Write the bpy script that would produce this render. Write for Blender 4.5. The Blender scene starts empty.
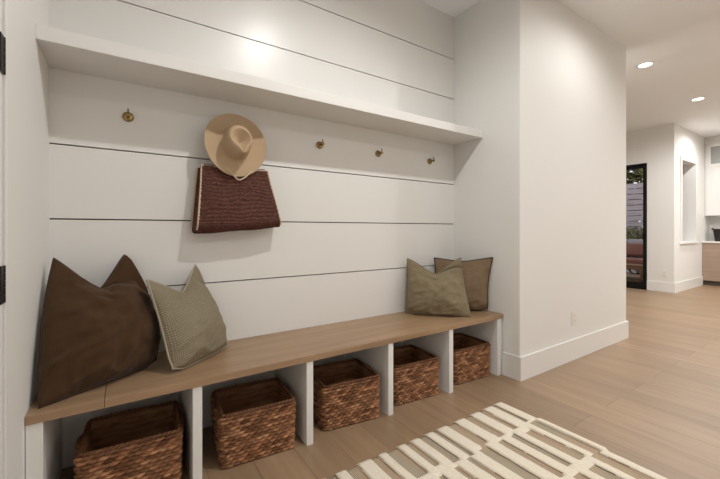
import bpy, bmesh, math, random
from mathutils import Vector, Matrix, noise
random.seed(7)
PI = math.pi
S = bpy.context.scene
COL = S.collection

# ---------------------------------------------------------------- measures
W = 2.836          # niche width
DP = 0.653         # niche depth (front face of the wall block beside it)
DB = 0.5115        # bench depth
ZB = 0.4845        # bench height
TB = 0.034
DS = 0.313         # shelf depth
ZS = 1.939         # shelf underside
ZC = 3.116         # ceiling
PX = 4.795         # right end of the wall block
FX = 8.70          # far wall

# ---------------------------------------------------------------- materials
def mat(name, color, rough=0.5, metallic=0.0, spec=0.5):
    m = bpy.data.materials.new(name); m.use_nodes = True
    b = m.node_tree.nodes['Principled BSDF']
    b.inputs['Base Color'].default_value = (*color, 1)
    b.inputs['Roughness'].default_value = rough
    b.inputs['Metallic'].default_value = metallic
    b.inputs['Specular IOR Level'].default_value = spec
    return m

def N(m, typ, **kw):
    n = m.node_tree.nodes.new(typ)
    for k, v in kw.items():
        if k in n.inputs.keys(): n.inputs[k].default_value = v
        else: setattr(n, k, v)
    return n

def L(m, a, ao, b, bi): m.node_tree.links.new(a.outputs[ao], b.inputs[bi])
def bsdf(m): return m.node_tree.nodes['Principled BSDF']

def coords(m, scale=(1, 1, 1), rot=(0, 0, 0), which='Object'):
    tc = N(m, 'ShaderNodeTexCoord'); mp = N(m, 'ShaderNodeMapping')
    mp.inputs['Scale'].default_value = scale; mp.inputs['Rotation'].default_value = rot
    L(m, tc, which, mp, 'Vector'); return mp

def ramp(m, stops):
    r = N(m, 'ShaderNodeValToRGB'); e = r.color_ramp.elements
    while len(e) < len(stops): e.new(0.5)
    for q, (p, c) in zip(e, stops): q.position = p; q.color = (*c, 1)
    return r

def bump(m, src, out, strength=0.2, dist=0.002):
    b = N(m, 'ShaderNodeBump'); b.inputs['Strength'].default_value = strength; b.inputs['Distance'].default_value = dist
    L(m, src, out, b, 'Height'); L(m, b, 'Normal', bsdf(m), 'Normal'); return b

def paint(name, color, rough):
    m = mat(name, color, rough)
    mp = coords(m, (1, 1, 1)); n = N(m, 'ShaderNodeTexNoise', Scale=140.0, Detail=2.0)
    L(m, mp, 'Vector', n, 'Vector'); bump(m, n, 'Fac', 0.08, 0.001)
    return m

M = {}
M['wall'] = paint('wall_paint', (0.80, 0.79, 0.765), 0.62)
M['ship'] = paint('shiplap_paint', (0.80, 0.79, 0.765), 0.33)
M['ceil'] = paint('ceiling_paint', (0.90, 0.92, 0.93), 0.8)
M['trim'] = mat('trim_paint', (0.82, 0.81, 0.785), 0.35)
M['gap'] = mat('groove_shade', (0.10, 0.075, 0.055), 0.9)  # shade inside the board grooves, put into the backing colour
M['black'] = mat('black_metal', (0.012, 0.011, 0.010), 0.4, 0.6)
M['plate'] = mat('outlet_plastic', (0.80, 0.77, 0.72), 0.3)
M['slot'] = mat('outlet_slot', (0.05, 0.045, 0.04), 0.6)

def wood(name, dark, mid, light, along='y', plank=None, rough=0.45, length=1.9, grain=1.0):
    m = mat(name, mid, rough)
    sc = {'y': (14, 0.9, 14), 'x': (0.9, 14, 14)}[along]
    mp = coords(m, tuple(s * grain for s in sc))
    n1 = N(m, 'ShaderNodeTexNoise', Scale=1.6, Detail=6.0, Roughness=0.6, Distortion=0.5)
    L(m, mp, 'Vector', n1, 'Vector')
    r = ramp(m, [(0.28, dark), (0.5, mid), (0.74, light)])
    L(m, n1, 'Fac', r, 'Fac')
    src, so = r, 'Color'
    mpb = coords(m, (1, 1, 1))
    n2 = N(m, 'ShaderNodeTexNoise', Scale=1.3, Detail=2.0); L(m, mpb, 'Vector', n2, 'Vector')
    mx0 = N(m, 'ShaderNodeMix', data_type='RGBA', blend_type='MULTIPLY'); mx0.inputs['Factor'].default_value = 0.35
    rr = ramp(m, [(0.3, (0.75, 0.75, 0.75)), (0.7, (1.1, 1.08, 1.05))]); L(m, n2, 'Fac', rr, 'Fac')
    L(m, src, so, mx0, 6); L(m, rr, 'Color', mx0, 7); src, so = mx0, 2
    if plank:
        mp2 = coords(m, (1, 1, 1), (0, 0, PI / 2) if along == 'y' else (0, 0, 0))
        br = N(m, 'ShaderNodeTexBrick', offset=0.37, offset_frequency=2)
        for k, v in dict(Scale=1.0, **{'Mortar Size': 0.0022, 'Mortar Smooth': 0.25, 'Bias': 0.0, 'Brick Width': length, 'Row Height': plank}).items():
            br.inputs[k].default_value = v
        br.inputs['Color1'].default_value = (0.84, 0.83, 0.82, 1)
        br.inputs['Color2'].default_value = (1.06, 1.05, 1.04, 1)
        br.inputs['Mortar'].default_value = (0.50, 0.46, 0.42, 1)
        L(m, mp2, 'Vector', br, 'Vector')
        mx = N(m, 'ShaderNodeMix', data_type='RGBA', blend_type='MULTIPLY'); mx.inputs['Factor'].default_value = 0.8
        L(m, src, so, mx, 6); L(m, br, 'Color', mx, 7); src, so = mx, 2
    L(m, src, so, bsdf(m), 'Base Color')
    bump(m, n1, 'Fac', 0.10, 0.001)
    return m

M['floor'] = wood('oak_floor', (0.285, 0.186, 0.109), (0.335, 0.225, 0.137), (0.375, 0.259, 0.162), 'y', 0.21, 0.42)
M['bench'] = wood('bench_oak', (0.285, 0.178, 0.100), (0.365, 0.236, 0.138), (0.425, 0.28, 0.168), 'x', None, 0.38)
M['cab'] = wood('cabinet_oak', (0.31, 0.22, 0.165), (0.37, 0.27, 0.205), (0.42, 0.315, 0.245), 'y', None, 0.5)
M['teak'] = wood('teak', (0.20, 0.10, 0.05), (0.28, 0.15, 0.08), (0.36, 0.2, 0.11), 'y', None, 0.6)

def fabric(name, c1, c2, scale=420.0, rough=0.95, bstr=0.35, pattern=None):
    m = mat(name, c1, 1.0, spec=0.05)
    bsdf(m).inputs['Sheen Weight'].default_value = 0.12
    mp = coords(m, (1, 1, 1), which='UV')
    w1 = N(m, 'ShaderNodeTexWave', wave_type='BANDS', bands_direction='X', Scale=scale / 20, Distortion=1.2, Detail=2.0)
    w2 = N(m, 'ShaderNodeTexWave', wave_type='BANDS', bands_direction='Y', Scale=scale / 20, Distortion=1.2, Detail=2.0)
    w1.inputs['Detail Scale'].default_value = 2.0; w2.inputs['Detail Scale'].default_value = 2.0
    L(m, mp, 'Vector', w1, 'Vector'); L(m, mp, 'Vector', w2, 'Vector')
    mu = N(m, 'ShaderNodeMath', operation='MULTIPLY'); L(m, w1, 'Fac', mu, 0); L(m, w2, 'Fac', mu, 1)
    no = N(m, 'ShaderNodeTexNoise', Scale=9.0, Detail=5.0); L(m, mp, 'Vector', no, 'Vector')
    ad = N(m, 'ShaderNodeMath', operation='ADD'); L(m, mu, 0, ad, 0); L(m, no, 'Fac', ad, 1)
    r = ramp(m, [(0.35, c2), (1.0, c1)]); L(m, ad, 0, r, 'Fac')
    L(m, r, 'Color', bsdf(m), 'Base Color')
    bump(m, mu, 0, bstr, 0.0015)
    return m

M['brown_linen'] = fabric('brown_linen', (0.085, 0.046, 0.023), (0.052, 0.028, 0.014), 700.0)
M['olive_linen'] = fabric('olive_linen', (0.27, 0.22, 0.14), (0.20, 0.162, 0.10), 600.0)
M['taupe_linen'] = fabric('taupe_linen', (0.25, 0.175, 0.11), (0.185, 0.13, 0.08), 600.0)
M['piping_dark'] = mat('dark_piping', (0.045, 0.03, 0.024), 0.9)
M['piping_pale'] = mat('pale_piping', (0.36, 0.31, 0.23), 0.9)

def zigzag_fabric():
    m = mat('basketweave', (0.25, 0.2, 0.14), 0.95, spec=0.15)
    mp = coords(m, (34, 34, 34), (0, 0, PI / 4), which='UV')
    ck = N(m, 'ShaderNodeTexBrick', offset=0.5)
    for k, v in {'Scale': 1.0, 'Mortar Size': 0.13, 'Mortar Smooth': 0.4, 'Brick Width': 0.9, 'Row Height': 0.45}.items(): ck.inputs[k].default_value = v
    ck.inputs['Color1'].default_value = (0.43, 0.37, 0.265, 1); ck.inputs['Color2'].default_value = (0.37, 0.315, 0.22, 1)
    ck.inputs['Mortar'].default_value = (0.15, 0.125, 0.082, 1)
    L(m, mp, 'Vector', ck, 'Vector'); L(m, ck, 'Color', bsdf(m), 'Base Color')
    inv = N(m, 'ShaderNodeMath', operation='SUBTRACT'); inv.inputs[0].default_value = 1.0; L(m, ck, 'Fac', inv, 1)
    bump(m, inv, 0, 0.5, 0.002)
    return m
M['basketweave'] = zigzag_fabric()

def strands(name, stops, scale, rough=0.7):
    m = mat(name, stops[1][1], rough, spec=0.3)
    mp = coords(m, scale); n = N(m, 'ShaderNodeTexNoise', Scale=1.0, Detail=4.0, Roughness=0.65)
    L(m, mp, 'Vector', n, 'Vector'); r = ramp(m, stops); L(m, n, 'Fac', r, 'Fac'); L(m, r, 'Color', bsdf(m), 'Base Color')
    mp2 = coords(m, tuple(s * 3.5 for s in scale)); n2 = N(m, 'ShaderNodeTexNoise', Scale=1.0, Detail=3.0); L(m, mp2, 'Vector', n2, 'Vector')
    bump(m, n2, 'Fac', 0.5, 0.002)
    return m
M['seagrass'] = strands('woven_seagrass', [(0.32, (0.155, 0.064, 0.026)), (0.50, (0.265, 0.122, 0.056)), (0.70, (0.38, 0.20, 0.105))], (10, 10, 60))
m = M['seagrass']; at_ = N(m, 'ShaderNodeAttribute', attribute_name='strand_tint')
rt_ = ramp(m, [(0.0, (0.45, 0.40, 0.36)), (0.5, (1.0, 1.0, 1.0)), (1.0, (1.9, 1.95, 2.0))]); L(m, at_, 'Fac', rt_, 'Fac')
mx_ = N(m, 'ShaderNodeMix', data_type='RGBA', blend_type='MULTIPLY'); mx_.inputs['Factor'].default_value = 0.85
pl_ = bsdf(m).inputs['Base Color'].links[0].from_socket; m.node_tree.links.new(pl_, mx_.inputs[6]); L(m, rt_, 'Color', mx_, 7); L(m, mx_, 2, bsdf(m), 'Base Color')
M['raffia'] = strands('dark_raffia', [(0.3, (0.036, 0.012, 0.008)), (0.52, (0.090, 0.030, 0.020)), (0.75, (0.19, 0.082, 0.054))], (60, 60, 170))
M['cream_cord'] = mat('cream_cord', (0.62, 0.50, 0.35), 0.85)
M['felt'] = mat('tan_felt', (0.50, 0.365, 0.235), 0.9, spec=0.15)
mp_ = coords(M['felt'], (1, 1, 1)); n_ = N(M['felt'], 'ShaderNodeTexNoise', Scale=350.0, Detail=2.0)
L(M['felt'], mp_, 'Vector', n_, 'Vector'); bump(M['felt'], n_, 'Fac', 0.2, 0.001)
M['brass'] = mat('aged_brass', (0.34, 0.235, 0.11), 0.3, 1.0)

m = mat('rug_pile', (0.66, 0.585, 0.47), 0.95, spec=0.1)
mp_ = coords(m, (60, 260, 60)); n_ = N(m, 'ShaderNodeTexNoise', Scale=1.0, Detail=4.0); L(m, mp_, 'Vector', n_, 'Vector')
r_ = ramp(m, [(0.25, (0.68, 0.60, 0.485)), (0.6, (0.82, 0.745, 0.625))]); L(m, n_, 'Fac', r_, 'Fac'); L(m, r_, 'Color', bsdf(m), 'Base Color')
bump(m, n_, 'Fac', 0.5, 0.003); M['rug_pile'] = m
m = mat('rug_flatweave', (0.30, 0.23, 0.15), 0.95, spec=0.1)
mp_ = coords(m, (1, 0.02, 1)); w_ = N(m, 'ShaderNodeTexWave', bands_direction='X', Scale=42.0, Distortion=0.6, Detail=1.0); L(m, mp_, 'Vector', w_, 'Vector')
mp2_ = coords(m, (5.3, 1.1, 1)); n2_ = N(m, 'ShaderNodeTexNoise', Scale=1.3, Detail=1.0); L(m, mp2_, 'Vector', n2_, 'Vector')
rA = ramp(m, [(0.15, (0.20, 0.165, 0.12)), (0.6, (0.54, 0.47, 0.355))]); rB = ramp(m, [(0.15, (0.28, 0.20, 0.13)), (0.6, (0.57, 0.45, 0.325))])
L(m, w_, 'Fac', rA, 'Fac'); L(m, w_, 'Fac', rB, 'Fac')
st_ = ramp(m, [(0.44, (0, 0, 0)), (0.52, (1, 1, 1))]); L(m, n2_, 'Fac', st_, 'Fac')
mx_ = N(m, 'ShaderNodeMix', data_type='RGBA'); L(m, st_, 'Color', mx_, 'Factor'); L(m, rA, 'Color', mx_, 6); L(m, rB, 'Color', mx_, 7)
L(m, mx_, 2, bsdf(m), 'Base Color'); bump(m, w_, 'Fac', 0.6, 0.002); M['rug_flat'] = m

M['stone'] = mat('white_quartz', (0.80, 0.78, 0.74), 0.2)
M['toe'] = mat('toe_kick', (0.09, 0.07, 0.055), 0.6)
M['blackweave'] = strands('black_weave', [(0.3, (0.008, 0.007, 0.006)), (0.5, (0.022, 0.018, 0.015)), (0.7, (0.05, 0.04, 0.034))], (40, 40, 120))
m = mat('clear_glass', (1, 1, 1), 0.0); bsdf(m).inputs['Transmission Weight'].default_value = 1.0; bsdf(m).inputs['IOR'].default_value = 1.05; M['glass'] = m
m = mat('smoked_glass', (0.36, 0.36, 0.35), 0.15); M['smoked'] = m
m = mat('lamp_lens', (1, 1, 1), 0.5); bsdf(m).inputs['Emission Color'].default_value = (1, 0.95, 0.86, 1); bsdf(m).inputs['Emission Strength'].default_value = 6.0; M['lens'] = m
M['fence'] = wood('fence_board', (0.36, 0.32, 0.34), (0.46, 0.41, 0.43), (0.54, 0.49, 0.50), 'y', None, 0.8)
M['paver'] = mat('patio_paver', (0.33, 0.25, 0.22), 0.85)
M['cush_red'] = fabric('terracotta_canvas', (0.36, 0.19, 0.15), (0.28, 0.14, 0.11))
M['cush_pale'] = fabric('pale_canvas', (0.55, 0.53, 0.58), (0.45, 0.43, 0.48))
M['leaf'] = strands('hedge_leaf', [(0.3, (0.06, 0.07, 0.02)), (0.5, (0.14, 0.14, 0.045)), (0.7, (0.25, 0.24, 0.09))], (6, 6, 6), 0.6)
M['bark'] = mat('bark', (0.08, 0.055, 0.04), 0.9)

# ---------------------------------------------------------------- helpers
def world_loc(o):
    v = Vector((0, 0, 0))
    while o: v += o.location; o = o.parent
    return v

def obj(name, bm, m, parent=None, smooth=False, local=False):
    """links bm as ONE mesh object; coordinates in bm are world ones unless local"""
    me = bpy.data.meshes.new(name); bm.to_mesh(me); bm.free()
    for mm in (m if isinstance(m, list) else [m]): me.materials.append(mm)
    if smooth:
        for p in me.polygons: p.use_smooth = True
    o = bpy.data.objects.new(name, me); COL.objects.link(o)
    if parent:
        o.parent = parent
        if not local: me.transform(Matrix.Translation(-world_loc(parent)))
    return o

def own_origin(o, p):
    """puts the origin of a top-level mesh at p"""
    o.data.transform(Matrix.Translation(-Vector(p))); o.location = p; return o

def tag(o, label, cat, group=None, kind=None):
    o['label'] = label; o['category'] = cat
    if group: o['group'] = group
    if kind: o['kind'] = kind
    return o

def thing(name, label, cat, loc=(0, 0, 0), group=None):
    o = bpy.data.objects.new(name, None); COL.objects.link(o); o.location = loc
    o.empty_display_size = 0.05
    return tag(o, label, cat, group)

def struct(name, bm, m, parent=None, smooth=False):
    o = obj(name, bm, m, parent, smooth); o['kind'] = 'structure'; return o

def box(bm, x0, x1, y0, y1, z0, z1, bev=0.0, seg=2):
    b2 = bmesh.new(); bmesh.ops.create_cube(b2, size=1.0)
    for v in b2.verts: v.co = Vector(((x0 + x1) / 2 + v.co.x * (x1 - x0), (y0 + y1) / 2 + v.co.y * (y1 - y0), (z0 + z1) / 2 + v.co.z * (z1 - z0)))
    if bev > 0: bmesh.ops.bevel(b2, geom=b2.edges[:], offset=bev, segments=seg, profile=0.5, affect='EDGES')
    merge(bm, b2); return bm

def merge(bm, b2, mi=None):
    vs = [bm.verts.new(v.co) for v in b2.verts]
    b2.verts.index_update()
    for f in b2.faces:
        try:
            nf = bm.faces.new([vs[v.index] for v in f.verts]); nf.smooth = f.smooth
            nf.material_index = f.material_index if mi is None else mi
        except ValueError: pass
    b2.free()

def bx(*a, **k): return box(bmesh.new(), *a, **k)

def grid_faces(bm, rows, closed_u=False, flip=False, uv=None):
    fs = []
    n = len(rows[0])
    for j in range(len(rows) - 1):
        for i in range(n if closed_u else n - 1):
            q = [rows[j][i], rows[j][(i + 1) % n], rows[j + 1][(i + 1) % n], rows[j + 1][i]]
            if flip: q.reverse()
            try: f = bm.faces.new(q); f.smooth = True; fs.append(f)
            except ValueError: pass
    return fs

def lathe(bm, prof, c=(0, 0, 0), axis='z', n=24, cap=True):
    """prof: list of (r, h) along axis"""
    c = Vector(c); rows = []
    ax = {'z': (Vector((1, 0, 0)), Vector((0, 1, 0)), Vector((0, 0, 1))), 'y-': (Vector((1, 0, 0)), Vector((0, 0, 1)), Vector((0, -1, 0)))}[axis]
    for r, h in prof:
        rows.append([bm.verts.new(c + ax[0] * r * math.cos(2 * PI * i / n) + ax[1] * r * math.sin(2 * PI * i / n) + ax[2] * h) for i in range(n)])
    grid_faces(bm, rows, True)
    if cap:
        bm.faces.new(list(reversed(rows[0]))); bm.faces.new(rows[-1])
    return bm

def tube(bm, pts, r, n=8, closed=False, rf=None, cap=True):
    pts = [Vector(p) for p in pts]; k = len(pts); rows = []
    up = Vector((0.13, 0.31, 0.94)).normalized(); prev = None
    for i, p in enumerate(pts):
        a = pts[(i - 1) % k] if (closed or i > 0) else p
        b = pts[(i + 1) % k] if (closed or i < k - 1) else p
        t = (b - a).normalized()
        if prev is None:
            u = t.cross(up)
            if u.length < 1e-3: u = t.cross(Vector((1, 0, 0)))
        else: u = prev - t * prev.dot(t)
        u.normalize(); prev = u; w = t.cross(u)
        rr = r * (rf(i) if rf else 1.0)
        rows.append([bm.verts.new(p + (u * math.cos(2 * PI * j / n) + w * math.sin(2 * PI * j / n)) * rr) for j in range(n)])
    if closed: rows.append(rows[0])
    grid_faces(bm, rows, True, flip=True)
    if not closed and cap:
        bm.faces.new(rows[0]); bm.faces.new(list(reversed(rows[-1])))
    return bm

def bez(pts, n):
    """Catmull-Rom through pts"""
    P = [Vector(p) for p in pts]; P = [P[0] * 2 - P[1]] + P + [P[-1] * 2 - P[-2]]; out = []
    for i in range(1, len(P) - 2):
        for k in range(n):
            t = k / n; a, b, c, d = P[i - 1:i + 3]
            out.append(0.5 * ((2 * b) + (c - a) * t + (2 * a - 5 * b + 4 * c - d) * t * t + (3 * b - a - 3 * c + d) * t ** 3))
    out.append(P[-2]); return out

def dup(root, loc, label, group=None):
    r = root.copy(); COL.objects.link(r); r.location = loc; r['label'] = label
    if group: r['group'] = group
    for ch in list(root.children):
        c = ch.copy(); COL.objects.link(c); c.parent = r
        for g in list(ch.children):
            d = g.copy(); COL.objects.link(d); d.parent = c
    return r

# ================================================================= SETTING
struct('floor', bx(-0.3, 11.3, -4.7, 3.4, -0.12, 0.0), M['floor'])
struct('ceiling', bx(-0.3, 11.3, -4.7, 3.4, ZC, ZC + 0.12), M['ceil'])

# back wall of the niche: wide boards with shadow gaps
bm = bmesh.new()
cuts = [0.0, 0.4790, 0.8448, 1.2126, 1.5763, 1.995, 2.3614, 2.7278, ZC]
for a, b in zip(cuts[:-1], cuts[1:]):
    box(bm, 0.0, W, 0.0, 0.02, a + (0.0035 if a > 0 else 0), b - (0.0035 if b < ZC else 0))
b2 = bx(-0.15, W + 0.1, 0.02, 0.15, 0, ZC)
for f in b2.faces: f.material_index = 1
merge(bm, b2)
struct('wall_back', bm, [M['ship'], M['gap']])

# left wall with the door opening
bm = bmesh.new()
DY0, DY1, DH = -0.748, -1.62, 2.46
box(bm, -0.15, 0, DY0, 0.15, 0, ZC); box(bm, -0.15, 0, -4.6, DY1, 0, ZC); box(bm, -0.15, 0, DY1, DY0, DH, ZC)
struct('wall_left', bm, M['wall'])
d1 = struct('door_1', bx(-0.045, -0.003, DY1 + 0.024, DY0 - 0.024, 0.008, DH - 0.024, bev=0.002), M['trim'])
bm = bmesh.new()
box(bm, -0.15, 0.004, DY0 - 0.020, DY0 - 0.001, 0, DH, bev=0.0015); box(bm, -0.15, 0.004, DY1 + 0.001, DY1 + 0.020, 0, DH, bev=0.0015)
box(bm, -0.15, 0.004, DY1 + 0.020, DY0 - 0.020, DH - 0.020, DH - 0.001, bev=0.0015)
struct('door_frame', bm, M['trim'], d1)
for z in (0.31, 0.997, 1.681, 2.32):
    bm = bmesh.new()
    box(bm, -0.0035, 0.0015, DY0 - 0.060, DY0 - 0.024, z - 0.056, z + 0.056, bev=0.0008)
    for k in range(5):
        lathe(bm, [(0.0052, -0.0108), (0.006, -0.010), (0.006, 0.010), (0.0052, 0.0108)], (-0.002, DY0 - 0.022, z - 0.0448 + k * 0.0224), n=12)
    obj('hinge', bm, M['black'], d1)
bm = bmesh.new()
lathe(bm, [(0.027, 0), (0.027, 0.008), (0.012, 0.012), (0.012, 0.05)], (0, 0, 0), n=20)
for v in bm.verts: v.co = Vector((-0.003 + v.co.z, DY1 + 0.10 + v.co.x, 1.0 + v.co.y))
box(bm, 0.038, 0.052, DY1 + 0.09, DY1 + 0.22, 0.991, 1.009, bev=0.004)
obj('door_handle', bm, M['black'], d1)

# the wall block to the right of the niche
bm = bx(W, PX, -DP, 3.3, 0, ZC)
ed = [e for e in bm.edges if abs(e.verts[0].co.y + DP) < 1e-4 and abs(e.verts[1].co.y + DP) < 1e-4 and abs(e.verts[0].co.z - e.verts[1].co.z) > 1]
bmesh.ops.bevel(bm, geom=ed, offset=0.009, segments=4, profile=0.5, affect='EDGES')
struct('wall_right', bm, M['wall'])

# far wall with the glass door, wall with the deep window, kitchen end wall, walls behind the camera
GY0, GY1, GH = 0.395, 1.35, 2.45
bm = bmesh.new()
box(bm, FX, FX + 0.25, -0.011, GY0, 0, ZC); box(bm, FX, FX + 0.25, GY1, 3.3, 0, ZC); box(bm, FX, FX + 0.25, GY0, GY1, GH, ZC)
struct('wall_far', bm, M['wall'])
WX0, WX1, WZ0, WZ1 = 9.10, 9.94, 0.92, 2.49
bm = bmesh.new()
box(bm, FX + 0.25, WX0, -0.011, 0.30, 0, ZC); box(bm, WX1, 11.10, -0.011, 0.30, 0, ZC)
box(bm, WX0, WX1, -0.011, 0.30, 0, WZ0); box(bm, WX0, WX1, -0.011, 0.30, WZ1, ZC)
struct('wall_kitchen', bm, M['wall'])
struct('wall_east', bx(10.95, 11.10, -4.6, -0.011, 0, ZC), M['wall'])
struct('wall_south', bx(-0.15, 11.1, -4.6, -4.45, 0, ZC), M['wall'])
struct('wall_north', bx(PX, FX, 3.15, 3.3, 0, ZC), M['wall'])

# baseboards: flat board with an eased top
BH, BT = 0.183, 0.015
def baseboard(name, segs):
    bm = bmesh.new()
    for s in segs:
        x0, x1, y0, y1 = s
        box(bm, x0, x1, y0, y1, 0.0, BH - 0.010, bev=0.0)
        xin, yin = (0.005 if x1 - x0 < 0.03 else 0), (0.005 if y1 - y0 < 0.03 else 0)
        box(bm, x0, x1, y0, y1, BH - 0.010, BH, bev=0.004)
    struct(name, bm, M['trim'])
baseboard('baseboard_right', [(W - BT, W, -DP - BT, -DB + 0.002), (W, PX, -DP - BT, -DP), (PX, PX + BT, -DP - BT, 3.14)])
baseboard('baseboard_left', [(0, BT, DY0 + 0.002, -DB - 0.004)])
baseboard('baseboard_far', [(FX - BT, FX, -0.011 - BT, GY0 - 0.002), (FX - BT, FX, GY1 + 0.002, 3.14)])
baseboard('baseboard_kitchen', [(FX, 10.40, -0.011 - BT, -0.011)])

# built-in ledge across the niche
struct('trim_1', bx(0.0, W, -DS, 0.0, ZS, ZS + 0.062, bev=0.002), M['wall'])

# glass door
bm = bmesh.new(); F = 0.028
box(bm, FX - 0.01, FX + 0.10, GY0, GY0 + F, 0.0, GH, bev=0.003); box(bm, FX - 0.01, FX + 0.10, GY1 - F, GY1, 0.0, GH, bev=0.003)
box(bm, FX - 0.01, FX + 0.10, GY0 + F, GY1 - F, GH - F, GH, bev=0.003); box(bm, FX - 0.01, FX + 0.10, GY0 + F, GY1 - F, 0.0, 0.03)
d2 = struct('door_2', bm, M['black'])
bm = bmesh.new(); a0, a1, st = GY0 + F + 0.003, GY1 - F - 0.003, 0.038
box(bm, FX + 0.02, FX + 0.06, a0, a0 + st, 0.032, GH - F - 0.003); box(bm, FX + 0.02, FX + 0.06, a1 - st, a1, 0.032, GH - F - 0.003)
box(bm, FX + 0.02, FX + 0.06, a0 + st, a1 - st, 0.032, 0.13); box(bm, FX + 0.02, FX + 0.06, a0 + st, a1 - st, GH - F - 0.063, GH - F - 0.003)
obj('door_leaf', bm, M['black'], d2)
obj('pane', bx(FX + 0.036, FX + 0.044, a0 + st, a1 - st, 0.13, GH - F - 0.063), M['glass'], d2)
bm = bmesh.new()
tube(bm, bez([(FX + 0.02, a0 + 0.019, 0.97), (FX - 0.035, a0 + 0.019, 0.97), (FX - 0.045, a0 + 0.019, 1.03), (FX - 0.035, a0 + 0.019, 1.10), (FX + 0.02, a0 + 0.019, 1.10)], 5), 0.008)
obj('door_handle', bm, M['black'], d2)

# deep window in the kitchen wall
bm = bmesh.new(); c = 0.07
box(bm, WX0 - c, WX0, -0.029, -0.0112, WZ0, WZ1 + c, bev=0.003); box(bm, WX1, WX1 + c, -0.029, -0.0112, WZ0, WZ1 + c, bev=0.003)
box(bm, WX0, WX1, -0.029, -0.0112, WZ1, WZ1 + c, bev=0.003)
w1 = struct('window_1', bm, M['trim'])
struct('window_sill', bx(WX0 - c - 0.02, WX1 + c + 0.02, -0.055, -0.0112, WZ0 - 0.03, WZ0, bev=0.004), M['trim'], w1)
bm = bmesh.new()
box(bm, WX0, WX0 + 0.04, 0.22, 0.28, WZ0, WZ1); box(bm, WX1 - 0.04, WX1, 0.22, 0.28, WZ0, WZ1); box(bm, WX0 + 0.04, WX1 - 0.04, 0.22, 0.28, WZ0, WZ0 + 0.04); box(bm, WX0 + 0.04, WX1 - 0.04, 0.22, 0.28, WZ1 - 0.04, WZ1)
obj('window_frame', bm, M['black'], w1)
obj('pane', bx(WX0 + 0.04, WX1 - 0.04, 0.246, 0.254, WZ0 + 0.04, WZ1 - 0.04), M['glass'], w1)

# ================================================================= OUTLETS
def outlet(name, c, face, label):
    """face 'y' looks to -y, 'x' looks to -x"""
    t = thing(name, label, 'outlet', c, None)
    def put(bm):
        for v in bm.verts:
            p = v.co.copy()
            v.co = Vector((p.x, -p.y, p.z)) if face == 'y' else Vector((-p.y, -p.x, p.z))
        bmesh.ops.recalc_face_normals(bm, faces=bm.faces[:]); return bm
    obj('cover_plate', put(bx(-0.036, 0.036, 0, 0.006, -0.059, 0.059, bev=0.0025)), M['plate'], t, local=True)
    for z in (-0.021, 0.021):
        s = obj('socket', put(bx(-0.017, 0.017, 0.005, 0.0085, z - 0.0155, z + 0.0155, bev=0.0015)), M['plate'], t, local=True)
        bm = bmesh.new(); box(bm, -0.0085, -0.0065, 0.0080, 0.0089, z - 0.002, z + 0.008); box(bm, 0.0065, 0.0085, 0.0080, 0.0089, z - 0.002, z + 0.008); box(bm, -0.002, 0.002, 0.0080, 0.0089, z - 0.011, z - 0.007)
        obj('slot', put(bm), M['slot'], s, local=True)
outlet('wall_outlet', (3.659, -DP, 0.368), 'y', 'white wall outlet on the broad wall, above the near baseboard')
outlet('wall_outlet', (FX, 0.125, 0.343), 'x', 'small distant wall outlet right of the black framed glass door')

# ================================================================= DOWNLIGHTS
LAMP = [(1.45, -1.385, 0), (3.62, -1.385, 1), (5.447, -0.61, 2), (7.452, -0.62, 3), (9.45, -0.62, 4),
        (1.45, -3.40, 5), (3.62, -3.40, 6), (5.75, -3.0, 7), (7.45, -2.7, 8), (9.45, -2.7, 9)]  # this row: unseen lamps added as fill light
POWER = [79, 35, 90, 92, 66, 48, 40, 80, 145, 150]
t0 = thing('ceiling_light', 'round recessed ceiling light above the niche with the hat', 'ceiling light', (LAMP[0][0], LAMP[0][1], ZC), 'recessed ceiling lights')
bm = bmesh.new(); lathe(bm, [(0.086, 0.0), (0.084, -0.004), (0.068, -0.007), (0.064, -0.002), (0.064, 0.0)], n=32, cap=False); bmesh.ops.recalc_face_normals(bm, faces=bm.faces[:])
obj('trim_ring', bm, M['trim'], t0, True, True)
bm = bmesh.new(); lathe(bm, [(0.065, 0.0), (0.065, -0.003), (0.055, -0.005)], n=32); bmesh.ops.recalc_face_normals(bm, faces=bm.faces[:])
obj('lens', bm, M['lens'], t0, False, True)
LL = {1: 'round recessed ceiling light above the broad wall with the outlet', 2: 'nearer of the two lit recessed lights on the hallway ceiling',
      3: 'farther of the two lit recessed lights, nearer the kitchen cabinets', 4: 'round recessed ceiling light in front of the deep window',
      5: 'unseen ceiling light added as fill behind the camera near the left wall', 6: 'unseen ceiling light added as fill behind the camera opposite the broad wall',
      7: 'unseen ceiling light added as fill over the open floor right of the rug', 8: 'unseen ceiling light added as fill over the open floor before the kitchen', 9: 'unseen ceiling light added as fill beside the kitchen end wall'}
for x, y, k in LAMP:
    if k: dup(t0, (x, y, ZC), LL[k])
    ld = bpy.data.lights.new('downlight', 'SPOT'); ld.energy = POWER[k]; ld.color = (1, 0.99, 0.97)
    ld.spot_size = math.radians(172); ld.spot_blend = 0.65; ld.shadow_soft_size = 0.035
    lo = bpy.data.objects.new('downlight', ld); COL.objects.link(lo); lo.location = (x, y, ZC - 0.02)

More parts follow.
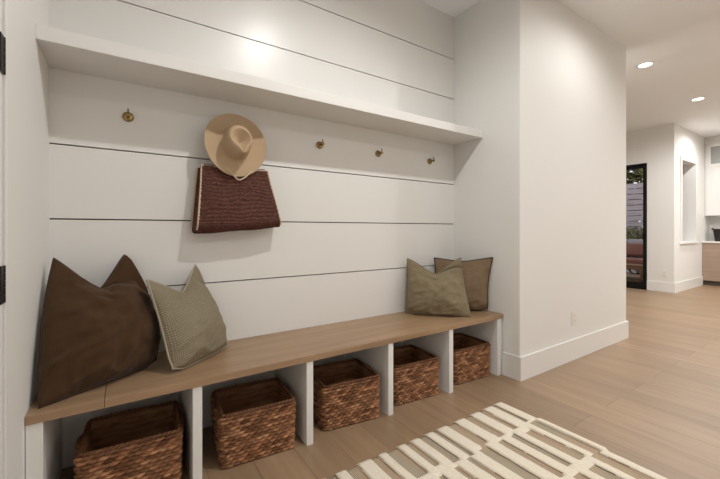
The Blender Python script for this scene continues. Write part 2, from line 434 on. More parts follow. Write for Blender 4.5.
# ================================================================= BENCH
bench = thing('built_in_bench', 'long oak topped white bench with five open cubbies filling the niche', 'bench', (W / 2, -DB / 2, 0))
XS = 0.235
obj('bench_top', bx(0.001, XS - 0.0008, -DB, -0.001, ZB - TB, ZB, bev=0.002), M['bench'], bench)
obj('bench_top', bx(XS + 0.0008, W - 0.001, -DB, -0.001, ZB - TB, ZB, bev=0.002), M['bench'], bench)
for a, b in ((0.002, 0.050), (0.556, 0.596), (1.114, 1.153), (1.669, 1.708), (2.215, 2.255), (2.766, 2.806)):
    obj('divider', bx(a, b, -DB + 0.006, -0.012, 0, ZB - TB, bev=0.0015), M['trim'], bench)
obj('back_panel', bx(0.002, W - 0.002, -0.012, -0.001, 0, ZB - TB), M['trim'], bench)
obj('filler', bx(2.8062, W - BT - 0.0005, -DB + 0.007, -DB + 0.03, 0, ZB - TB), M['trim'], bench)

# ================================================================= PEGS
t0 = thing('coat_peg', 'brass coat peg nearest the left end, above the brown pillow', 'coat peg', (0.317, 0, 1.757), 'brass coat pegs under the ledge')
bm = bmesh.new()
lathe(bm, [(0.0255, 0), (0.0262, 0.003), (0.0245, 0.008), (0.017, 0.0115), (0.010, 0.013)], axis='y-', n=28); obj('rosette', bm, M['brass'], t0, True, True)
bm = bmesh.new()
lathe(bm, [(0.009, 0.012), (0.0075, 0.018), (0.0075, 0.044), (0.0105, 0.046), (0.0115, 0.052), (0.0095, 0.057), (0.004, 0.059)], axis='y-', n=18)
obj('stem', bm, M['brass'], t0, True, True)
bm = bmesh.new(); lathe(bm, [(0.004, 0.006), (0.004, 0.021), (0.0052, 0.024), (0.0045, 0.029), (0.002, 0.031)], (0, -0.050, 0), n=12); obj('upright_pin', bm, M['brass'], t0, True, True)
for x, lb in ((0.868, 'brass coat peg behind the tan hat, holding up the hat and the bag'), (1.448, 'bare brass coat peg first to the right of the hat'),
              (1.962, 'bare brass coat peg second to the right of the hat'), (2.522, 'bare brass coat peg nearest the right end of the ledge')):
    dup(t0, (x, 0, 1.757), lb)

# ================================================================= BASKETS
def basket_mesh(bm, w, d, h, rows=15, taper=0.045):
    """hollow woven box: outer wall of twisted strands, smooth rim, inner wall, bottom"""
    pitch = 0.036; tint = bm.faces.layers.float.new('strand_tint'); tv = {}
    r = 0.017
    def outline(n, ww, dd):
        hw, hd = ww / 2 - r, dd / 2 - r
        segs = []; Lx, Ly, A = 2 * hw, 2 * hd, PI * r / 2
        P = 2 * (Lx + Ly) + 4 * A
        out = []
        for i in range(n):
            s = P * i / n
            for kind, ln, a in (('l', Lx, 0), ('c', A, 0), ('l', Ly, 1), ('c', A, 1), ('l', Lx, 2), ('c', A, 2), ('l', Ly, 3), ('c', A, 3)):
                if s <= ln: break
                s -= ln
            dirs = [Vector((1, 0)), Vector((0, 1)), Vector((-1, 0)), Vector((0, -1))]
            nor = [Vector((0, -1)), Vector((1, 0)), Vector((0, 1)), Vector((-1, 0))]
            cor = [Vector((hw, -hd)), Vector((hw, hd)), Vector((-hw, hd)), Vector((-hw, -hd))]
            if kind == 'l':
                st = [Vector((-hw, -hd - r)), Vector((hw + r, -hd)), Vector((hw, hd + r)), Vector((-hw - r, hd))][a]
                out.append((st + dirs[a] * s, nor[a]))
            else:
                ang = s / r; nn = nor[a] * math.cos(ang) + dirs[a] * math.sin(ang)
                out.append((cor[a] + nn * r, nn))
        return out, P
    cols = round(2 * (w + d) / pitch / 2) * 2
    sub = 6; n = cols * sub; vs = 6
    R = []
    for j in range(rows * vs + 1):
        t = j / (rows * vs); z = t * (h - 0.012)
        k = 1 - taper * (1 - t)
        pts, P = outline(n, w * k, d * k)
        row = []
        fr = (j % vs) / vs; jr = j // vs
        for i, (p, nn) in enumerate(pts):
            ph = i / sub + 0.5 * (jr % 2) - (fr - 0.5) * 0.6
            lens = abs(math.sin(PI * ph))
            bulge = math.sin(PI * fr) ** 0.7 * (0.12 + 0.88 * lens ** 0.7) * 0.0150 if j < rows * vs else 0
            jit = noise.noise(Vector((p.x * 30, p.y * 30, z * 60))) * 0.001
            wob = noise.noise(Vector((p.x * 4, p.y * 4, z * 4 + 3))) * 0.004
            q = p + nn * (bulge + jit + wob)
            strand = math.floor(ph); hsh = noise.cell(Vector((strand * 3.7 + 0.5, jr * 5.3 + 0.5, 0.5)))
            row.append(bm.verts.new((q.x, q.y, z + 0.001 + noise.noise(Vector((p.x * 22, p.y * 22, z * 9 + 9))) * 0.0015)))
            tv[row[-1]] = 0.5 + 0.5 * hsh
        R.append(row)
    for f in grid_faces(bm, R, True):
        lowest = min(f.verts, key=lambda v: v.co.z); f[tint] = tv[lowest]
    inner = []
    for t in (1.0, 0.75, 0.5, 0.25, 0.05):
        k = 1 - taper * (1 - t); pts, P = outline(n, w * k - 0.022, d * k - 0.022)
        inner.append([bm.verts.new((p.x, p.y, t * (h - 0.012))) for p, nn in pts])
    for f in grid_faces(bm, [R[-1]] + inner, True): f[tint] = 0.4
    bm.faces.new(inner[-1]); bm.faces.new(list(reversed(R[0])))
    return outline

def make_basket():
    w, d, h = 0.368, 0.325, 0.262
    t = thing('woven_basket', 'woven seagrass basket in the cubby nearest the left wall, under the brown pillow', 'basket', (0, 0, 0), 'woven baskets under the bench')
    bm = bmesh.new(); outline = basket_mesh(bm, w, d, h); obj('basket_body', bm, M['seagrass'], t, local=True)
    pts, P = outline(230, w - 0.008, d - 0.008)
    bm = bmesh.new()
    for ph in (0, PI):
        path = []
        for i, (p, nn) in enumerate(pts):
            a = i / 230 * 2 * PI * 34 + ph; sag = 0.006 * noise.noise(Vector((p.x * 5, p.y * 5, 1)))
            path.append((p.x + nn.x * 0.0045 * math.cos(a), p.y + nn.y * 0.0045 * math.cos(a), h - 0.008 + 0.0045 * math.sin(a) + sag))
        tube(bm, path, 0.0068, 6, closed=True)
    obj('rim', bm, M['seagrass'], t, True, True)
    for s in (-1, 1):
        bm = bmesh.new()
        for ph in (0, PI):
            path = []
            for i in range(41):
                u = i / 40; yy = -0.085 + 0.17 * u
                zz = h - 0.055 + 0.04 * math.sin(PI * u) ** 0.6; a = u * 2 * PI * 7 + ph
                path.append((s * (w / 2 + 0.006 + 0.010 * math.sin(PI * u) + 0.0035 * math.cos(a)), yy, zz + 0.0035 * math.sin(a)))
            tube(bm, path, 0.0052, 6)
        obj('handle', bm, M['seagrass'], t, True, True)
    return t
b0 = make_basket()
BK = [((0.336, -0.300, 0), -3.0, None),
      ((0.885, -0.308, 0), -4.0, 'woven seagrass basket in the second cubby from the left, under the patterned pillow'),
      ((1.453, -0.302, 0), -7.0, 'woven seagrass basket in the middle cubby, set a little to the right'),
      ((1.980, -0.292, 0), -5.0, 'woven seagrass basket in the cubby below the front olive pillow'),
      ((2.553, -0.292, 0), -4.0, 'woven seagrass basket in the cubby at the right end of the bench')]
for i, (p, a, lb) in enumerate(BK):
    o = b0 if i == 0 else dup(b0, p, lb)
    o.location = p; o.rotation_euler = (0, 0, math.radians(a))

# ================================================================= PILLOWS
def pillow(name, label, BL, BR, TR, TL, front, back, dip, dc, dw, material, seed, crease=(0.62, 0.72), bulge=(0.0, 0.0, 0.0), ear=0.05, piping=None, n=56, wr=1.0, cat='pillow', cr=(0.02, 0.02), fold=0.010):
    BL, BR, TR, TL = map(Vector, (BL, BR, TR, TL))
    ex = ((BR - BL) + (TR - TL)).normalized(); ez = ((TL - BL) + (TR - BR)); ez = (ez - ex * ez.dot(ex)).normalized()
    nf = ex.cross(ez)                                  # towards the room
    bl, br, bb = bulge
    def edge(s, t):
        p = (1 - t) * ((1 - s) * BL + s * BR) + t * ((1 - s) * TL + s * TR)
        p -= ex * (bl * math.sin(PI * t) * (1 - s)) ; p += ex * (br * math.sin(PI * t) * s)
        p -= ez * (bb * math.sin(PI * s) * (1 - t))
        for (cs, ct), pull in (((0, 0), cr[0]), ((1, 0), cr[1])):
            q_ = math.exp(-(((s - cs) / 0.11) ** 2 + ((t - ct) / 0.11) ** 2)); p += (ex * (1 if cs == 0 else -1) * 0.6 + ez) * pull * q_
        v = max(0.0, 1 - abs(s - dc) / (dw if s > dc else dw * 1.1)); v = v * v * (3 - 2 * v) * 0.35 + v * 0.65
        p -= ez * dip * v * t ** 2.2
        return p
    org = (BL + BR) / 2
    c0 = Vector((dc, 1.0)); c1 = Vector((1.0, crease[1])); cd = (c1 - c0).normalized(); cn = Vector((-cd.y, cd.x))   # cn points up-right
    bm = bmesh.new(); uvl = bm.loops.layers.uv.new('UVMap'); uvs = {}
    sheets = []
    for side in (1, -1):
        rows = []
        for j in range(n + 1):
            row = []
            for i in range(n + 1):
                s, t = i / n, j / n
                # gather samples towards the border
                s = 0.5 - 0.5 * math.cos(PI * s) * (0.35) - 0.65 * (0.5 - s) ; t = 0.5 - 0.5 * math.cos(PI * t) * 0.35 - 0.65 * (0.5 - t)
                a = max(0.0, 4 * s * (1 - s)); b = max(0.0, 4 * t * (1 - t))
                prof = (a ** 0.6) * (b ** 0.6)
                # heavier towards the bottom
                prof *= 1.18 - 0.74 * t ** 1.5
                h = (front if side == 1 else -back) * prof
                p = edge(s, t)
                g = (Vector((s, t)) - c0).dot(cn)          # >0: the ear beyond the fold
                al = (Vector((s, t)) - c0).dot(cd)
                if ear > 0 and s > dc - 0.12:
                    k = 1 / (1 + math.exp(-g / 0.013)); fade = min(1.0, max(0.0, (s - dc + 0.12) / 0.14)) * max(0.0, 1 - al * 0.55)
                    h -= ear * k * fade * (0.60 if side == 1 else -0.45) * min(1, b * 3 + 0.25)
                    if side == 1: h += fold * math.exp(-((g + 0.06) / 0.05) ** 2) * fade * min(1.0, prof * 1.6)
                if side == 1:
                    q = Vector((s * 3.2 + seed, t * 3.2, seed))
                    w = noise.noise(q) * 0.010 + noise.noise(q * 2.3) * 0.007
                    d1 = noise.noise(Vector((s * 2.0 + t * 3.5, t * 11 - s * 6, seed + 5)))
                    w += (1 - abs(d1) * 2) * 0.0035 * (1.3 - t)
                    cf = noise.noise(Vector((s * 9, t * 2.2, seed + 9))) * 0.006 * (math.exp(-t / 0.13) + math.exp(-(1 - t) / 0.15))
                    cf += noise.noise(Vector((s * 2.2, t * 9, seed + 3))) * 0.006 * (math.exp(-s / 0.13) + math.exp(-(1 - s) / 0.13))
                    for sc_, sd_, am_ in ((3.0, 2.0, 0.012), (6.0, 4.5, 0.007)):
                        rd = noise.noise(Vector((s * sc_ * 0.7 + t * sd_ * 0.5, t * sc_ * 1.6 - s * sd_ * 0.6, seed * 1.7 + sc_)))
                        w += am_ * ((1 - abs(rd)) ** 6 - 0.35) * (0.35 + 0.9 * math.exp(-t / 0.25) + 0.35 * math.exp(-(1 - t) / 0.2))
                    h += (w + cf) * wr * min(1.0, prof * 2.5)
                co = p + nf * h
                if i in (0, n) or j in (0, n):
                    if side == -1: row.append(sheets[0][j][i]); continue
                v = bm.verts.new(co); uvs[v] = (s, t); row.append(v)
            rows.append(row)
        sheets.append(rows)
    for k, rows in enumerate(sheets):
        for j in range(n):
            for i in range(n):
                q = [rows[j][i], rows[j][i + 1], rows[j + 1][i + 1], rows[j + 1][i]]
                if k: q.reverse()
                f = bm.faces.new(q); f.smooth = True
                for lp in f.loops: lp[uvl].uv = uvs[lp.vert]
    r0 = sheets[0]
    border = [r0[0][i].co.copy() for i in range(n + 1)] + [r0[j][n].co.copy() for j in range(1, n + 1)] + [r0[n][i].co.copy() for i in range(n - 1, -1, -1)] + [r0[j][0].co.copy() for j in range(n - 1, 0, -1)]
    # rest on the bench; press against the walls instead of passing through them
    for v in bm.verts: v.co.x = min(max(v.co.x, 0.006), W - 0.008); v.co.y = min(v.co.y, -0.006)
    lo = min(v.co.z for v in bm.verts); dz = ZB + 0.001 - lo + (0.006 if piping else 0)
    for v in bm.verts: v.co.z += dz
    border = [p + Vector((0, 0, dz)) for p in border]
    t = thing(name, label, cat, (org.x, org.y, ZB), 'throw pillows on the bench')
    obj('cover', bm, material, t)
    b2 = bmesh.new(); tube(b2, border, 0.0055 if piping else 0.0022, 6, closed=True)
    obj('piping' if piping else 'seam', b2, piping or material, t, True)
    return t

zb = ZB + 0.012
pillow('throw_pillow', 'large dark brown linen pillow in the left corner of the bench', (0.032, -0.462, zb), (0.450, -0.190, zb), (0.300, -0.050, 1.066), (0.030, -0.140, 1.066),
       0.145, 0.045, 0.190, 0.52, 0.56, M['brown_linen'], 1.7, (0.6, 0.58), (0.018, 0.055, 0.0), ear=0.075, wr=2.0, cr=(0.0, 0.02), fold=0.004)
pillow('throw_pillow', 'pale basketweave patterned pillow leaning on the large brown pillow', (0.485, -0.400, zb), (0.800, -0.120, zb), (0.638, -0.050, 0.972), (0.392, -0.235, 0.920),
       0.105, 0.05, 0.125, 0.54, 0.50, M['basketweave'], 4.1, (0.6, 0.72), (-0.01, 0.012, 0.0), ear=0.035, piping=M['piping_pale'], wr=0.9, cr=(0.02, 0.0), fold=0.006)
pillow('throw_pillow', 'olive linen pillow in front at the right end of the bench', (2.175, -0.085, zb), (2.530, -0.440, zb), (2.578, -0.300, 0.945), (2.229, -0.040, 0.935),
       0.100, 0.045, 0.130, 0.52, 0.46, M['olive_linen'], 7.3, (0.6, 0.82), (-0.005, -0.01, 0.0), ear=0.075, wr=1.3, cr=(0.015, 0.0))
pillow('throw_pillow', 'taupe pillow with dark piping half hidden in the right corner', (2.480, -0.075, zb), (2.800, -0.398, zb), (2.820, -0.422, 0.938), (2.538, -0.040, 0.925),
       0.095, 0.02, 0.035, 0.5, 0.55, M['taupe_linen'], 11.9, (0.6, 0.85), (-0.02, -0.022, 0.0), ear=0.0, piping=M['piping_dark'], wr=0.8, cr=(0.01, 0.02))

# ================================================================= BAG
bag = thing('tote_bag', 'dark red brown woven tote bag with cream edges hanging under the hat', 'bag', (0.87, -0.07, 1.757))
def bag_x(z, yf):
    t = (1.525 - z) / 0.36
    return 0.668 - 0.030 * t, 1.040 + 0.075 * t
prof = [(-0.088, 1.525), (-0.096, 1.45), (-0.106, 1.37), (-0.116, 1.28), (-0.123, 1.20), (-0.120, 1.172), (-0.098, 1.150), (-0.066, 1.146), (-0.036, 1.156), (-0.024, 1.178), (-0.020, 1.25), (-0.024, 1.40), (-0.032, 1.515)]
pp = bez([(0, y, z) for y, z in prof], 14)
def bag_pt(p, s):
    z0 = p.z; x0, x1 = bag_x(z0, p.y)
    bk = min(1.0, max(0.0, (p.y + 0.10) / 0.06)); x0 -= 0.016 * bk
    x = x0 + (x1 - x0) * s
    z = z0 + 0.035 * s * max(0, (1.45 - z0) / 0.3) + 0.010 * math.sin(PI * s) * (-1 if z0 > 1.4 else -0.6) * (1 if z0 > 1.4 or z0 < 1.2 else 0.3)
    return Vector((x, p.y - 0.012 * math.sin(PI * s) * (1 if p.y < -0.06 else 0) , z))
bm = bmesh.new(); R = []
ns = 70
for j, p in enumerate(pp):
    row = []
    a = pp[max(0, j - 1)]; b = pp[min(len(pp) - 1, j + 1)]; tt = (b - a).normalized(); nn = Vector((0, tt.z, -tt.y))
    for i in range(ns + 1):
        s = i / ns; q = bag_pt(p, s)
        wv = noise.noise(Vector((s * 5, p.z * 9 + p.y * 9, 2))) * 2.0
        rib = abs(math.sin(PI * (j / 4.0 + wv * 0.35)))
        q += nn * (-rib * 0.0055 + noise.noise(Vector((s * 60, j * 0.9, 1))) * 0.0016 + noise.noise(Vector((s * 3, p.z * 5, 8))) * 0.006) * -1 * (-1 if nn.y < 0 and False else 1)
        row.append(bm.verts.new(q))
    R.append(row)
grid_faces(bm, R, False)
bmesh.ops.recalc_face_normals(bm, faces=bm.faces[:])
# lining so the open top has thickness
inn = [[bm.verts.new(bag_pt(Vector((0, p.y * 0.80 - 0.012, p.z + 0.010)), 0.03 + 0.94 * i / 12)) for i in range(13)] for p in pp[::6]]
grid_faces(bm, inn, False)
obj('bag_body', bm, M['raffia'], bag)
for s, nm in ((0.0, 0), (1.0, 1)):
    bm = bmesh.new()
    jj = list(range(0, len(pp), 3)); half = len(pp) // 2
    rowsg = []
    for k in range(0, 27):
        u = k / 26
        jf = int(u * 84); jb = len(pp) - 1 - jf
        pf, pb = bag_pt(pp[min(jf, len(pp) - 1)], s), bag_pt(pp[jb], s)
        r_ = []
        for m_ in range(9):
            v_ = m_ / 8; q = pf.lerp(pb, v_)
            fold = (1 - abs(2 * v_ - 1)) * 0.022 * (1 - u * 0.9)
            q.x += fold if s == 0 else -fold
            q.x += 0.0015 * math.sin(k * PI)
            r_.append(bm.verts.new(q))
        rowsg.append(r_)
    grid_faces(bm, rowsg, False); bmesh.ops.recalc_face_normals(bm, faces=bm.faces[:])
    obj('gusset', bm, M['raffia'], bag)
    for rng in (range(0, 78), range(len(pp) - 1, len(pp) - 46, -1)):
        bm = bmesh.new(); path = [bag_pt(pp[j], s) + Vector((-0.0015 if s == 0 else 0.0015, 0, 0)) for j in rng]
        fine = []
        for a_, b_ in zip(path[:-1], path[1:]): fine += [a_, a_.lerp(b_, 0.5)]
        tube(bm, fine, 0.0054, 6, rf=lambda i: 0.72 + 0.45 * abs(math.sin(i * PI / 5)))
        obj('edge_stitching', bm, M['cream_cord'], bag, True)
bm = bmesh.new()
top = [bag_pt(pp[0], i / 40) + Vector((0, 0, 0.001)) for i in range(41)]; tube(bm, top, 0.0036, 6, rf=lambda i: 0.75 + 0.4 * (i % 2))
obj('rim_stitching', bm, M['cream_cord'], bag, True)
bm = bmesh.new()
tube(bm, bez([(0.755, -0.092, 1.518), (0.79, -0.122, 1.512), (0.826, -0.126, 1.478), (0.858, -0.126, 1.452), (0.892, -0.126, 1.468), (0.93, -0.124, 1.505), (0.955, -0.096, 1.518)], 8), 0.0045, 8)
obj('strap', bm, M['cream_cord'], bag, True)
bm = bmesh.new()
tube(bm, bez([(0.765, -0.040, 1.515), (0.80, -0.036, 1.63), (0.852, -0.032, 1.760), (0.868, -0.032, 1.7725), (0.884, -0.032, 1.760), (0.93, -0.036, 1.63), (0.95, -0.040, 1.515)], 8), 0.0045, 8)
obj('strap', bm, M['cream_cord'], bag, True)

# ================================================================= HAT
def hat():
    bm = bmesh.new(); nth = 96; rows = []
    HB, HL, H = 0.176, 0.190, 0.118          # brim half width / half length, crown height
    def base(th):  # crown foot
        return Vector((0.076 * math.sin(th), 0.096 * math.cos(th)))
    def rim(th):   # teardrop at the crown top, pointed to the front (+y)
        c_ = math.cos(th); s_ = math.sin(th)
        x = 0.056 * s_ * ((1 - c_) ** 0.55 if c_ > 0 else 1.0); y = 0.086 * c_ if c_ > 0 else 0.058 * c_
        return Vector((x, y))
    def brim_z(th, k):
        return 0.018 * k * k * (abs(math.sin(th)) ** 2) - 0.010 * k * k * max(0, math.cos(th)) - 0.003
    for k in [1.0, 0.985, 0.9, 0.8, 0.7, 0.6, 0.5, 0.4, 0.3, 0.2, 0.1, 0.04, 0.0]:
        row = []
        for i in range(nth):
            th = 2 * PI * i / nth; b = base(th); e = Vector((HB * math.sin(th), HL * math.cos(th)))
            p = b.lerp(e, k); row.append((p.x, p.y, brim_z(th, k) + (0.008 * (1 - k / 0.1) ** 2 if k < 0.1 else 0)))
        rows.append(row)
    for k in [0.08, 0.18, 0.3, 0.42, 0.54, 0.66, 0.78, 0.88, 0.95, 1.0]:
        row = []
        for i in range(nth):
            th = 2 * PI * i / nth; b = base(th); r = rim(th)
            q = k ** 1.9; p = b.lerp(r, q)
            # finger pinches on both sides of the front
            pin = math.exp(-((abs(((th + PI) % (2 * PI)) - PI) - 0.75) / 0.38) ** 2) * 0.012 * k ** 1.2 * (1.25 - k * 0.5)
            p = p * (1 - pin / max(0.03, p.length))
            fr = max(0, math.cos(th))
            row.append((p.x, p.y, 0.006 + (H - 0.006 - 0.012 * (1 - math.cos(th)) * 0.5 + 0.004 * fr) * math.sin(k * PI / 2) ** 0.85))
        rows.append(row)
    for k in [0.93, 0.84, 0.72, 0.58, 0.42, 0.26, 0.12]:
        row = []
        for i in range(nth):
            th = 2 * PI * i / nth; r = rim(th); ctr = Vector((0, 0.012)); p = ctr.lerp(r, k)
            zr = H - 0.012 * (1 - math.cos(th)) * 0.5 + 0.004 * max(0, math.cos(th))
            dent = 0.052 * (1 - k ** 1.15)
            row.append((p.x, p.y, zr - dent * (1 - 0.0 * k)))
        rows.append(row)
    V = [[bm.verts.new(p) for p in r] for r in rows]
    grid_faces(bm, V, True)
    c = bm.verts.new(Vector((0, 0.012, H - 0.062)))
    for i in range(nth):
        f = bm.faces.new([V[-1][i], V[-1][(i + 1) % nth], c]); f.smooth = True
    bmesh.ops.recalc_face_normals(bm, faces=bm.faces[:])
    # felt thickness
    geom = bmesh.ops.solidify(bm, geom=bm.faces[:], thickness=0.0028)
    for f in bm.faces: f.smooth = True
    nz = Vector((0.0, -0.985, 0.15)).normalized(); fy = Vector((0.10, -0.10, -0.96)); fy = (fy - nz * fy.dot(nz)).normalized(); fx = fy.cross(nz)
    Mx = Matrix((fx, fy, nz)).transposed().to_4x4()
    bm.transform(Matrix.Translation(Vector((0.848, -0.106, 1.660))) @ Mx)
    o = obj('hat', bm, M['felt'])
    own_origin(o, (0.848, -0.106, 1.660))
    return tag(o, 'tan wide brimmed felt hat with pinched crown, hanging above the woven bag', 'hat')
hat()

# ================================================================= RUG
def rug():
    X0, X1, Y0, Y1 = 0.55, 2.412, -2.08, -0.79
    bands = [(-0.70, -1.055), (-1.055, -1.395), (-1.395, -1.735), (-1.735, -2.2)]
    strips = []          # per band: list of (x0, x1)
    b1 = [(1.215, .070), (1.352, .048), (1.462, .080), (1.572, .042), (1.675, .050), (1.775, .036), (1.905, .070), (2.050, .060), (2.182, .050), (2.305, .034), (2.412, .05)]
    rnd = random.Random(3)
    x = 1.10
    while x > X0: b1.insert(0, (x, rnd.uniform(.04, .08))); x -= rnd.uniform(.10, .15)
    for k in range(4):
        if k == 0: strips.append(b1); continue
        L_ = []; x = 2.385 - 0.0 * k if k % 2 else 2.412
        if k % 2: x = 2.335
        while x > X0:
            L_.append((x, rnd.choice([.034, .045, .06, .072]))); x -= rnd.uniform(.098, .135)
        strips.append(L_)
    nx = 620; ny = 100
    xs = [X0 + (X1 - X0) * i / nx for i in range(nx + 1)]; ys = [Y0 + (Y1 - Y0) * j / ny for j in range(ny + 1)]
    def depth(x, y):
        """0 in the flat weave, 1 on the tufted pile"""
        best = 1.0
        wob = 0.005 * noise.noise(Vector((x * 3, y * 5, 0)))
        for (ya, yb), L_ in zip(bands, strips):
            if not (yb - 0.1 < y < ya + 0.1): continue
            for cx_, w_ in L_:
                if abs(x - cx_) > 0.1: continue
                e = noise.noise(Vector((cx_ * 40, ya * 9, 4))) * 0.05
                e2 = noise.noise(Vector((cx_ * 40, yb * 9, 4))) * 0.05
                lo = yb + e2 + 0.010; hi = ya + e - 0.010
                dx = abs(x + wob - cx_) - w_ / 2; dy = max(lo - y, y - hi)
                d = max(dx, dy * 0.8)
                best = min(best, max(0.0, min(1.0, 0.5 + d / 0.010)))
        return best
    def prof_edge(x, y):
        return min(1.0, min(x - X0, X1 - x) / 0.010, min(y - Y0, Y1 - y) / 0.014)
    top = []; D = []
    for y in ys:
        r = []; dd = []
        for x in xs:
            d = depth(x, y); e = math.sqrt(max(0.0, prof_edge(x, y)))
            hh = 0.0045 + 0.013 * (d ** 0.6) + 0.0012 * noise.noise(Vector((x * 60, y * 60, 0)))
            # ribs bulge past the border a little
            oy = 0.012 * d if y == Y1 else 0
            r.append((x, y + oy, 0.0012 + hh * (0.12 + 0.88 * e))); dd.append(d)
        top.append(r); D.append(dd)
    bm = bmesh.new()
    V = [[bm.verts.new(p) for p in r] for r in top]
    for j in range(ny):
        for i in range(nx):
            f = bm.faces.new([V[j][i], V[j][i + 1], V[j + 1][i + 1], V[j + 1][i]]); f.smooth = True
            f.material_index = 0 if (D[j][i] + D[j][i + 1] + D[j + 1][i] + D[j + 1][i + 1]) / 4 > 0.45 else 1
    loop = V[0] + [V[j][nx] for j in range(1, ny + 1)] + V[ny][-2::-1] + [V[j][0] for j in range(ny - 1, 0, -1)]
    bot = [bm.verts.new((v.co.x, v.co.y, 0.0005)) for v in loop]
    k = len(loop)
    for i in range(k): bm.faces.new([loop[(i + 1) % k], loop[i], bot[i], bot[(i + 1) % k]])
    bm.faces.new(bot)
    o = obj('area_rug', bm, [M['rug_pile'], M['rug_flat']])
    own_origin(o, ((X0 + X1) / 2, (Y0 + Y1) / 2, 0))
    tag(o, 'cream tufted rug with broken beige stripes on the oak floor', 'rug')
rug()

# ================================================================= KITCHEN
KX = 10.40; KY = -0.012
def base_cab(y0, y1, label):
    t = thing('base_cabinet', label, 'cabinet', ((KX + 10.94) / 2, (y0 + y1) / 2, 0), 'oak base cabinets')
    obj('cabinet_body', bx(KX + 0.02, 10.949, y0 + 0.001, y1 - 0.001, 0.10, 0.885), M['cab'], t)
    obj('toe_kick', bx(KX + 0.07, KX + 0.085, y0 + 0.001, y1 - 0.001, 0, 0.10), M['toe'], t)
    obj('door', bx(KX, KX + 0.019, y0 + 0.003, y1 - 0.003, 0.103, 0.880, bev=0.0015), M['cab'], t)
base_cab(-0.64, KY, 'light oak base cabinet against the wall with the deep window')
base_cab(-1.27, -0.642, 'light oak base cabinet second from the deep window wall')
o = obj('countertop', bx(KX - 0.025, 10.949, -1.28, KY - 0.001, 0.886, 0.918, bev=0.003), M['stone'])
own_origin(o, ((KX + 10.95) / 2, -0.65, 0.886)); tag(o, 'white stone countertop on the light oak base cabinets', 'countertop')
UX = 10.58
def upper_cab(y0, y1, label):
    t = thing('wall_cabinet', label, 'cabinet', ((UX + 10.95) / 2, (y0 + y1) / 2, 1.455), 'white wall cabinets')
    obj('cabinet_body', bx(UX + 0.02, 10.949, y0 + 0.001, y1 - 0.001, 1.455, 2.97), M['trim'], t)
    obj('crown', bx(UX - 0.012, 10.949, y0 + 0.001, y1 - 0.001, 2.971, 3.02, bev=0.003), M['trim'], t)
    def framed(z0, z1, pane, nm):
        bm = bmesh.new(); s = 0.065; a, b = y0 + 0.004, y1 - 0.030 if y1 > -0.1 else y1 - 0.004
        box(bm, UX, UX + 0.019, a, a + s, z0, z1); box(bm, UX, UX + 0.019, b - s, b, z0, z1); box(bm, UX, UX + 0.019, a + s, b - s, z0, z0 + s); box(bm, UX, UX + 0.019, a + s, b - s, z1 - s, z1)
        d = obj(nm, bm, M['trim'], t); obj('pane' if pane is M['smoked'] else 'panel', bx(UX + 0.008, UX + 0.015, a + s, b - s, z0 + s, z1 - s), pane, d)
    framed(1.458, 2.47, M['trim'], 'door'); framed(2.476, 2.965, M['smoked'], 'glass_door')
upper_cab(-0.64, KY, 'white wall cabinet with small glass door beside the deep window wall')
upper_cab(-1.27, -0.642, 'white wall cabinet with small glass door second from the deep window wall')
struct('trim_2', bx(UX + 0.03, 10.949, -1.27, KY, 3.021, ZC - 0.0005), M['wall'])
# black basket on the counter
t = thing('counter_basket', 'black woven basket with handles on the white countertop', 'basket', (10.66, -0.30, 0.918))
bm = bmesh.new(); rows = []
n = 120
for j in range(41):
    z = j / 40 * 0.26; k = 0.80 + 0.20 * (j / 40); rr = abs(math.sin(j * PI / 4)) * 0.004
    rows.append([bm.verts.new(((0.125 * k + rr) * math.cos(2 * PI * i / n), (0.175 * k + rr) * math.sin(2 * PI * i / n), z)) for i in range(n)])
for j in range(11):
    z = 0.26 - j / 10 * 0.25; k = 0.80 + 0.20 * (z / 0.26)
    rows.append([bm.verts.new(((0.125 * k - 0.012) * math.cos(2 * PI * i / n), (0.175 * k - 0.012) * math.sin(2 * PI * i / n), z)) for i in range(n)])
grid_faces(bm, rows, True); bm.faces.new(rows[-1]); bm.faces.new(list(reversed(rows[0])))
obj('basket_body', bm, M['blackweave'], t, local=True)
for s in (-1, 1):
    bm = bmesh.new(); tube(bm, bez([(-0.05, s * 0.165, 0.235), (-0.045, s * 0.180, 0.262), (0, s * 0.186, 0.270), (0.045, s * 0.180, 0.262), (0.05, s * 0.165, 0.235)], 6), 0.009, 8)
    obj('handle', bm, M['blackweave'], t, True, True)

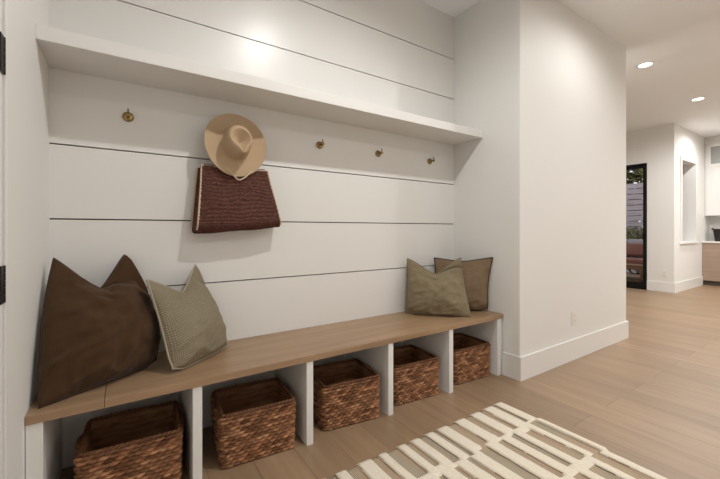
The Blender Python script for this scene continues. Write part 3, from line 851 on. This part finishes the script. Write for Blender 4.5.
# ================================================================= OUTSIDE THE GLASS DOOR
struct('patio', bx(8.96, 14.0, 0.31, 5.0, -0.14, -0.02), M['paver'])
fx = 12.0
t = thing('slat_fence', 'weathered horizontal slat fence outside the glass door', 'fence', (fx, 2.4, -0.02))
bm = bmesh.new(); z = 0.05
while z < 2.33: box(bm, fx, fx + 0.025, 0.35, 4.8, z, z + 0.134, bev=0.003, seg=1); z += 0.150
obj('slat_panel', bm, M['fence'], t)
for y in (0.40, 1.9, 3.4, 4.75): obj('post', bx(fx + 0.026, fx + 0.115, y, y + 0.09, -0.02, 2.42), M['fence'], t)
def leafy(name, label, cat, c, rx, ry, z0, z1, nleaf, size, seed):
    rnd = random.Random(seed); t = thing(name, label, cat, (c[0], c[1], -0.02)); bm = bmesh.new()
    for k in range(nleaf):
        a = rnd.uniform(0, 2 * PI); r = rnd.random() ** 0.4; p = Vector((c[0] + rx * r * math.cos(a), c[1] + ry * r * math.sin(a), rnd.uniform(z0, z1)))
        u = Vector((rnd.gauss(0, 1), rnd.gauss(0, 1), rnd.gauss(0, 1))).normalized(); w = u.orthogonal().normalized(); s = size * rnd.uniform(0.7, 1.3); e = u.cross(w) * s * 0.12
        q = [bm.verts.new(p - u * s), bm.verts.new(p + w * s * 0.42 + e), bm.verts.new(p + u * s), bm.verts.new(p - w * s * 0.42 + e)]
        bm.faces.new([q[0], q[1], q[2]]); bm.faces.new([q[0], q[2], q[3]])
    obj('foliage', bm, M['leaf'], t)
    bm = bmesh.new()
    for k in range(5):
        a = k * 1.257; tube(bm, bez([(c[0] + 0.03 * math.cos(a), c[1] + 0.03 * math.sin(a), -0.02), (c[0] + 0.10 * math.cos(a), c[1] + ry * 0.3 * math.sin(a), z0), (c[0] + rx * 0.5 * math.cos(a), c[1] + ry * 0.6 * math.sin(a), z1 - 0.1)], 6), 0.016, 6)
    obj('stem', bm, M['bark'], t)
leafy('hedge', 'tall olive green hedge rising behind the slat fence', 'hedge', (12.65, 1.9, 0), 0.42, 1.5, 0.9, 3.5, 9000, 0.085, 5)
leafy('patio_shrub', 'low dark shrub in front of the slat fence', 'shrub', (11.6, 1.55, 0), 0.28, 0.65, 0.15, 1.22, 1700, 0.05, 8)
t = thing('outdoor_sofa', 'outdoor sofa with reddish seat and pale back cushions beyond the glass door', 'sofa', (10.35, 1.05, -0.02))
g = -0.02
obj('seat_frame', bx(9.90, 10.70, 0.55, 2.15, 0.26, 0.34, bev=0.006), M['teak'], t)
for x in (9.905, 10.63):
    for y in (0.555, 2.075): obj('leg', bx(x, x + 0.065, y, y + 0.07, g, 0.26, bev=0.004), M['teak'], t)
for y in (0.56, 1.36): obj('seat_cushion', bx(9.88, 10.56, y, y + 0.785, 0.341, 0.50, bev=0.045, seg=4), M['cush_red'], t, True)
obj('backrest', bx(10.66, 10.71, 0.55, 2.15, 0.34, 0.80, bev=0.006), M['teak'], t)
for y in (0.56, 1.36): obj('back_cushion', bx(10.49, 10.655, y, y + 0.785, 0.501, 0.93, bev=0.05, seg=4), M['cush_pale'], t, True)
bm = bx(-0.07, 0.07, -0.30, 0.30, -0.15, 0.15, bev=0.06, seg=4)
bm.transform(Matrix.Translation((10.36, 1.10, 0.685)) @ Matrix.Rotation(math.radians(14), 4, 'Y'))
o = obj('outdoor_pillow', bm, M['cush_red'], None, True); own_origin(o, (10.36, 1.10, 0.53)); tag(o, 'reddish pillow propped on the pale backed outdoor sofa', 'pillow')
t = thing('patio_table', 'low wooden patio table just outside the glass door', 'table', (9.42, 0.95, g))
obj('tabletop', bx(9.22, 9.62, 0.62, 1.28, 0.38, 0.41, bev=0.004), M['teak'], t)
for x in (9.23, 9.565):
    for y in (0.63, 1.225): obj('leg', bx(x, x + 0.045, y, y + 0.045, g, 0.38), M['teak'], t)

# ================================================================= WORLD, CAMERA, VIEW
wd = bpy.data.worlds.new('dusk'); S.world = wd; wd.use_nodes = True
bg = wd.node_tree.nodes['Background']; bg.inputs['Color'].default_value = (0.56, 0.56, 0.60, 1); bg.inputs['Strength'].default_value = 2.2

cd = bpy.data.cameras.new('camera'); cam = bpy.data.objects.new('camera', cd); COL.objects.link(cam)
cam.location = (0.3003, -2.2467, 1.16); cam.rotation_euler = (PI / 2, 0, -math.radians(33.5892))
cd.sensor_fit = 'HORIZONTAL'; cd.sensor_width = 36.0; cd.lens = 354.9844 / 720 * 36; cd.shift_y = -9.7879 / 720; cd.clip_start = 0.02
S.camera = cam
S.view_settings.view_transform = 'Standard'; S.view_settings.look = 'None'; S.view_settings.gamma = 1.0
S.view_settings.exposure = 0.16; S.view_settings.use_curve_mapping = False
